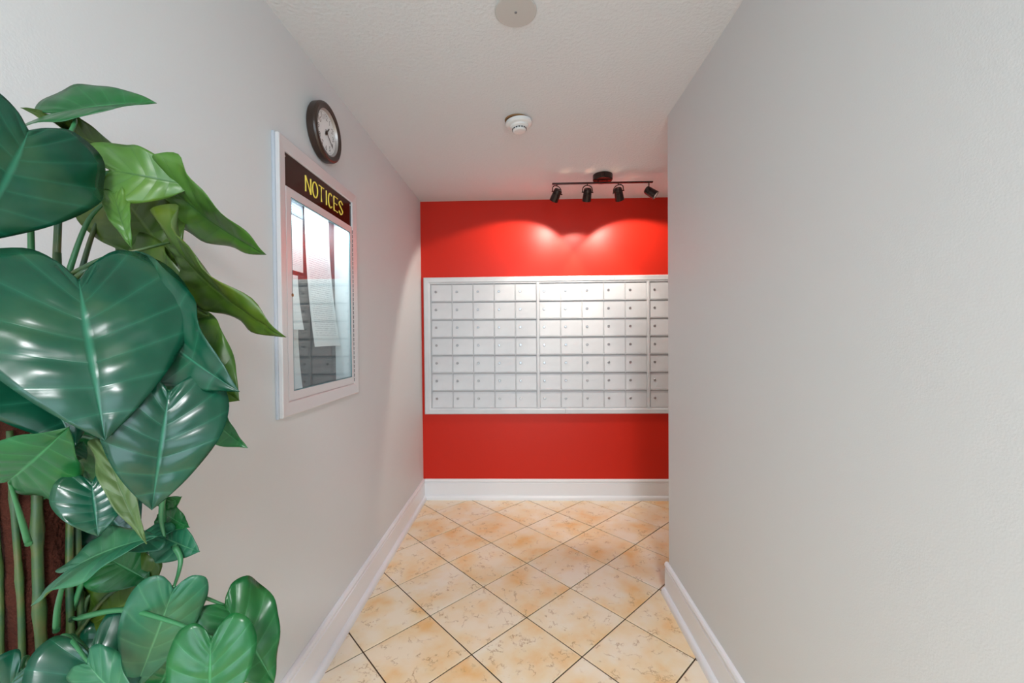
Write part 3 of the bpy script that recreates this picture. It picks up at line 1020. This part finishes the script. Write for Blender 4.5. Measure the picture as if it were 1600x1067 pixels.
def leaf(b, t, wr=0.42, roll=0, droop=0.35, fold=0.18, var='mid', lobe=0.2, wave=0.05, under='under', pet=None, curl=0.25, prad=0.0028):
    Bp, Tp = P(*b), P(*t)
    ax = Tp - Bp
    ch = ax.length
    ax.normalize()
    mid = (Bp+Tp)/2
    nrm = CAM - mid
    nrm = (nrm - ax*nrm.dot(ax)).normalized()
    nrm = Matrix.Rotation(math.radians(roll), 3, ax) @ nrm
    lat = ax.cross(nrm).normalized()
    dr = max(abs(droop), 1e-3)
    R = ch/(2*math.sin(dr/2))
    LL = R*dr
    sg = 1 if droop >= 0 else -1
    ctrl = [(0.0, 0.0), (0.16, -0.55*lobe), (0.42, -lobe), (0.78, -0.72*lobe), (0.98, 0.06), (0.98, 0.26), (0.82, 0.48), (0.54, 0.70), (0.24, 0.88), (0.0, 1.0)]
    nu, ns = 40, 7
    O = [(p.x, p.y) for p in spline([(a, c, 0) for a, c in ctrl], nu)]
    ph = random.uniform(0, 6.28)
    ph2 = random.uniform(0, 6.28)
    asym = random.uniform(-0.06, 0.06)
    verts, faces, uvs = [], [], []
    def place(x, y, uq, s):
        th = dr*(y-0.5)
        zc = R*(math.cos(th)-math.cos(dr/2))*sg
        yc = R*math.sin(th) + ch/2
        w = abs(x)/max(wr*LL, 1e-6)
        z = zc + abs(x)*math.tan(fold) - curl*wr*LL*(w**2)*0.5
        z += wave*LL*(math.sin(uq*15+ph+(1.7 if s > 0 else 0)) + 0.55*math.sin(uq*31+ph2+(2.6 if s > 0 else 0)))*abs(s)**2*w
        z += 0.016*LL*math.sin(math.pi*((uq*8) % 1.0))*min(1, abs(s)*2.2)*(1-abs(s))*1.6
        v = Bp + ax*yc + lat*x + nrm*z
        v.x = max(v.x, XL + 0.02 + 0.1*max(0, min(0.05, v.x - XL + 0.05)))   # leaves press against the wall, not into it
        return v
    for i in range(nu+1):
        ox, oy = O[i]
        u = i/nu
        my = u**1.25
        for j in range(-ns, ns+1):
            s = j/ns
            k = abs(s)
            x = ox*k*wr*LL*(1+asym*(1 if s > 0 else -1))*(1 if s >= 0 else -1)
            e = k**1.15
            y = my*(1-e) + oy*e
            verts.append(place(x, y, u, s))
            uvs.append(((s+1)/2, u))
    wdt = 2*ns+1
    for i in range(nu):
        for j in range(wdt-1):
            a = i*wdt+j
            faces.append((a, a+1, a+wdt+1, a+wdt))
    me = bpy.data.meshes.new('leaf')
    off = wloc(plant)
    me.from_pydata([v-off for v in verts], [], faces)
    uv = me.uv_layers.new(name='UVMap')
    for l in me.loops:
        uv.data[l.index].uv = uvs[l.vertex_index]
    me.materials.append(LM[var])
    me.materials.append(LM[under])
    for p_ in me.polygons:
        p_.use_smooth = True
    # the upper face looks along nrm
    me.update()
    c = sum((p_.normal*p_.area for p_ in me.polygons), Vector())
    if c.dot(nrm) < 0:
        me.flip_normals()
    o = link(bpy.data.objects.new('leaf', me), plant)
    md = o.modifiers.new('thickness', 'SOLIDIFY')
    md.thickness = 0.0007
    md.offset = -1
    md.material_offset = 1
    # petiole from the pole (or a given point) to the leaf base
    Z = place(0, 0, 0, 0)
    if pet is None:
        zz = min(max(Z.z-0.07, 0.3), 1.40)
        dx = Vector((Z.x-PC.x, Z.y-PC.y, 0))
        dx = dx.normalized() if dx.length > 1e-4 else Vector((0, -1, 0))
        st = Vector((PC.x, PC.y, zz)) + dx*0.040
        m1 = st.lerp(Z, 0.5) + Vector((0, 0, 0.03))
    else:
        q = [P(*p_) for p_ in pet]
        st = q[0]
        m1 = None
    mids = [m1] if m1 else q[1:]
    bm = bmesh.new()
    tube(bm, spline([st]+mids+[Z - nrm*0.0022], 18), [prad*1.4 - prad*0.75*min(1, k/17) for k in range(19)], 8)
    obj('petiole', bm, M_pet if var != 'olive' else M_stem, plant, smooth=True)
    return o

# upper crown
leaf((86, 178, .60), (245, 161, .63), .40, -68, .25, .30, 'mid', .24, under='light', wave=.015, pet=[(88, 330, .55), (100, 235, .56), (117, 186, .585)])
leaf((104, 196, .62), (32, 168, .58), .34, 62, .25, .2, 'olive')
leaf((45, 203, .47), (-48, 380, .43), .56, -12, .55, .10, 'deep', .2, curl=.35)
leaf((172, 266, .56), (305, 292, .60), .44, -16, .30, .12, 'light', .34, wave=.05, pet=[(90, 320, .54), (130, 290, .54)])
leaf((100, 200, .62), (190, 240, .64), .40, 30, .3, .1, 'olive', .2)
leaf((262, 290, .61), (416, 398, .65), .40, 58, .35, .15, 'light', .1, pet=[(110, 330, .56), (190, 300, .57)])
leaf((186, 300, .63), (279, 420, .63), .46, 8, .35, .1, 'olive', .22)
leaf((178, 302, .56), (206, 388, .55), .17, 20, .35, .2, 'light', .1)
leaf((268, 378, .58), (447, 527, .56), .27, 62, .45, .2, 'olive', .1, wave=.06, pet=[(110, 430, .53), (160, 405, .53), (220, 390, .55)])
leaf((185, 412, .61), (328, 494, .60), .36, 15, .45, .1, 'olive', .2, pet=[(100, 450, .53), (140, 420, .53)])
# large middle leaves
leaf((123, 437, .445), (164, 689, .415), .50, 0, .55, .10, 'deep', .27, wave=.02, curl=.30, pet=[(110, 500, .52), (118, 455, .48)])
leaf((-12, 470, .475), (118, 698, .470), .44, -8, .5, .15, 'deep', .2)
leaf((184, 456, .52), (374, 612, .49), .31, 28, .55, .12, 'deep', .05, pet=[(105, 480, .53), (150, 430, .52)])
leaf((250, 535, .59), (374, 626, .58), .50, 10, .3, .1, 'light', .15, pet=[(110, 560, .54), (180, 530, .55)])
leaf((244, 580, .51), (300, 652, .485), .36, 35, .5, .2, 'mid', .15, pet=[(110, 600, .53), (180, 570, .52)])
leaf((264, 612, .465), (237, 797, .450), .43, 0, .5, .12, 'deep', .17, wave=.02, pet=[(110, 640, .53), (190, 590, .50)])
leaf((316, 628, .56), (387, 700, .55), .34, 45, .6, .2, 'mid', .12, wave=.08, pet=[(115, 640, .54), (220, 610, .54)])
leaf((12, 752, .455), (108, 667, .435), .44, 10, .4, .15, 'mid', .25, pet=[(45, 850, .505), (30, 800, .48)])
leaf((98, 712, .49), (131, 690, .48), .45, 30, .4, .2, 'pale', .15)
leaf((143, 753, .475), (153, 838, .465), .56, 0, .4, .12, 'deep', .24, pet=[(105, 790, .53), (128, 740, .52)])
leaf((163, 690, .475), (229, 850, .455), .11, 15, .5, .3, 'under', .06, wave=.05)
# lower trailing leaves
leaf((106, 892, .47), (246, 838, .475), .34, -52, .45, .2, 'pale', .3, pet=[(88, 985, .51), (90, 950, .49), (98, 915, .475)])
leaf((256, 838, .53), (168, 856, .52), .30, 40, .3, .1, 'pale', .1, pet=[(255, 770, .53), (252, 810, .53)])
leaf((252, 838, .55), (312, 862, .54), .42, 15, .3, .1, 'pale', .15, pet=[(250, 770, .54), (256, 808, .545)])
leaf((254, 800, .56), (296, 824, .55), .34, 20, .3, .1, 'mid', .12, pet=[(250, 760, .54), (252, 785, .55)])
leaf((252, 792, .56), (284, 776, .56), .40, 15, .3, .1, 'mid', .15, pet=[(250, 760, .54), (250, 780, .55)])
leaf((172, 874, .57), (234, 908, .57), .55, 5, .3, .1, 'mid', .2)
leaf((150, 930, .58), (240, 900, .58), .35, 25, .3, .1, 'olive', .2)
leaf((240, 915, .575), (130, 985, .575), .42, 0, .3, .1, 'olive', .2)
leaf((271, 920, .50), (210, 1080, .495), .30, -6, .25, .12, 'pale', .13, wave=.02, pet=[(272, 852, .535), (282, 872, .53), (279, 895, .52)])
leaf((351, 945, .55), (428, 1068, .56), .38, -12, .4, .16, 'mid', .14, wave=.07, pet=[(250, 950, .53), (305, 932, .53)])
leaf((330, 998, .465), (330, 1140, .455), .44, 14, .45, .14, 'mid', .22, wave=.03, pet=[(112, 968, .515), (190, 953, .49), (265, 970, .475)])
leaf((140, 1018, .475), (165, 1140, .465), .62, 0, .4, .12, 'deep', .38, wave=.02)
leaf((136, 1036, .44), (225, 1120, .43), .26, 30, .3, .2, 'pale', .1)
leaf((30, 1050, .47), (-40, 1150, .45), .5, 0, .4, .12, 'deep', .3)
leaf((280, 1010, .56), (240, 1090, .57), .5, 0, .3, .1, 'mid', .25)
for b_, t_, v_ in (((118, 755, .63), (215, 850, .64), 'deep'), ((112, 840, .62), (195, 960, .63), 'olive'), ((95, 955, .61), (215, 1045, .62), 'deep'), ((160, 690, .57), (145, 775, .58), 'mid'), ((200, 960, .60), (265, 1060, .60), 'deep')):
    leaf(b_, t_, .48, random.uniform(-15, 15), .35, .1, v_, .22)
# leaves lower on the pole, below the picture and on its far side
for k in range(12):
    a = math.radians(-150 + 28*k + random.uniform(-8, 8))
    z = 0.42 + 0.035*k % 0.36 + random.uniform(0, 0.06)
    b0 = PC + Vector((0.10*math.cos(a), 0.10*math.sin(a), z))
    l = 0.06 if math.cos(a) < -0.2 else 0.12
    t0 = b0 + Vector((l*math.cos(a), l*math.sin(a), -0.07))
    def topx(v):
        d = v - CAM
        return d
    # same builder, fed with bearings recovered from the points
    def back(v):
        d = v - CAM
        f = d.dot(CF)
        return (800 + FPX*d.dot(CR)/f, 533.5 - FPX*d.dot(CU)/f, v.y)
    leaf(back(b0), back(t0), .45, random.uniform(-25, 25), .4, .12, random.choice(['deep', 'mid', 'mid', 'pale']), .22)
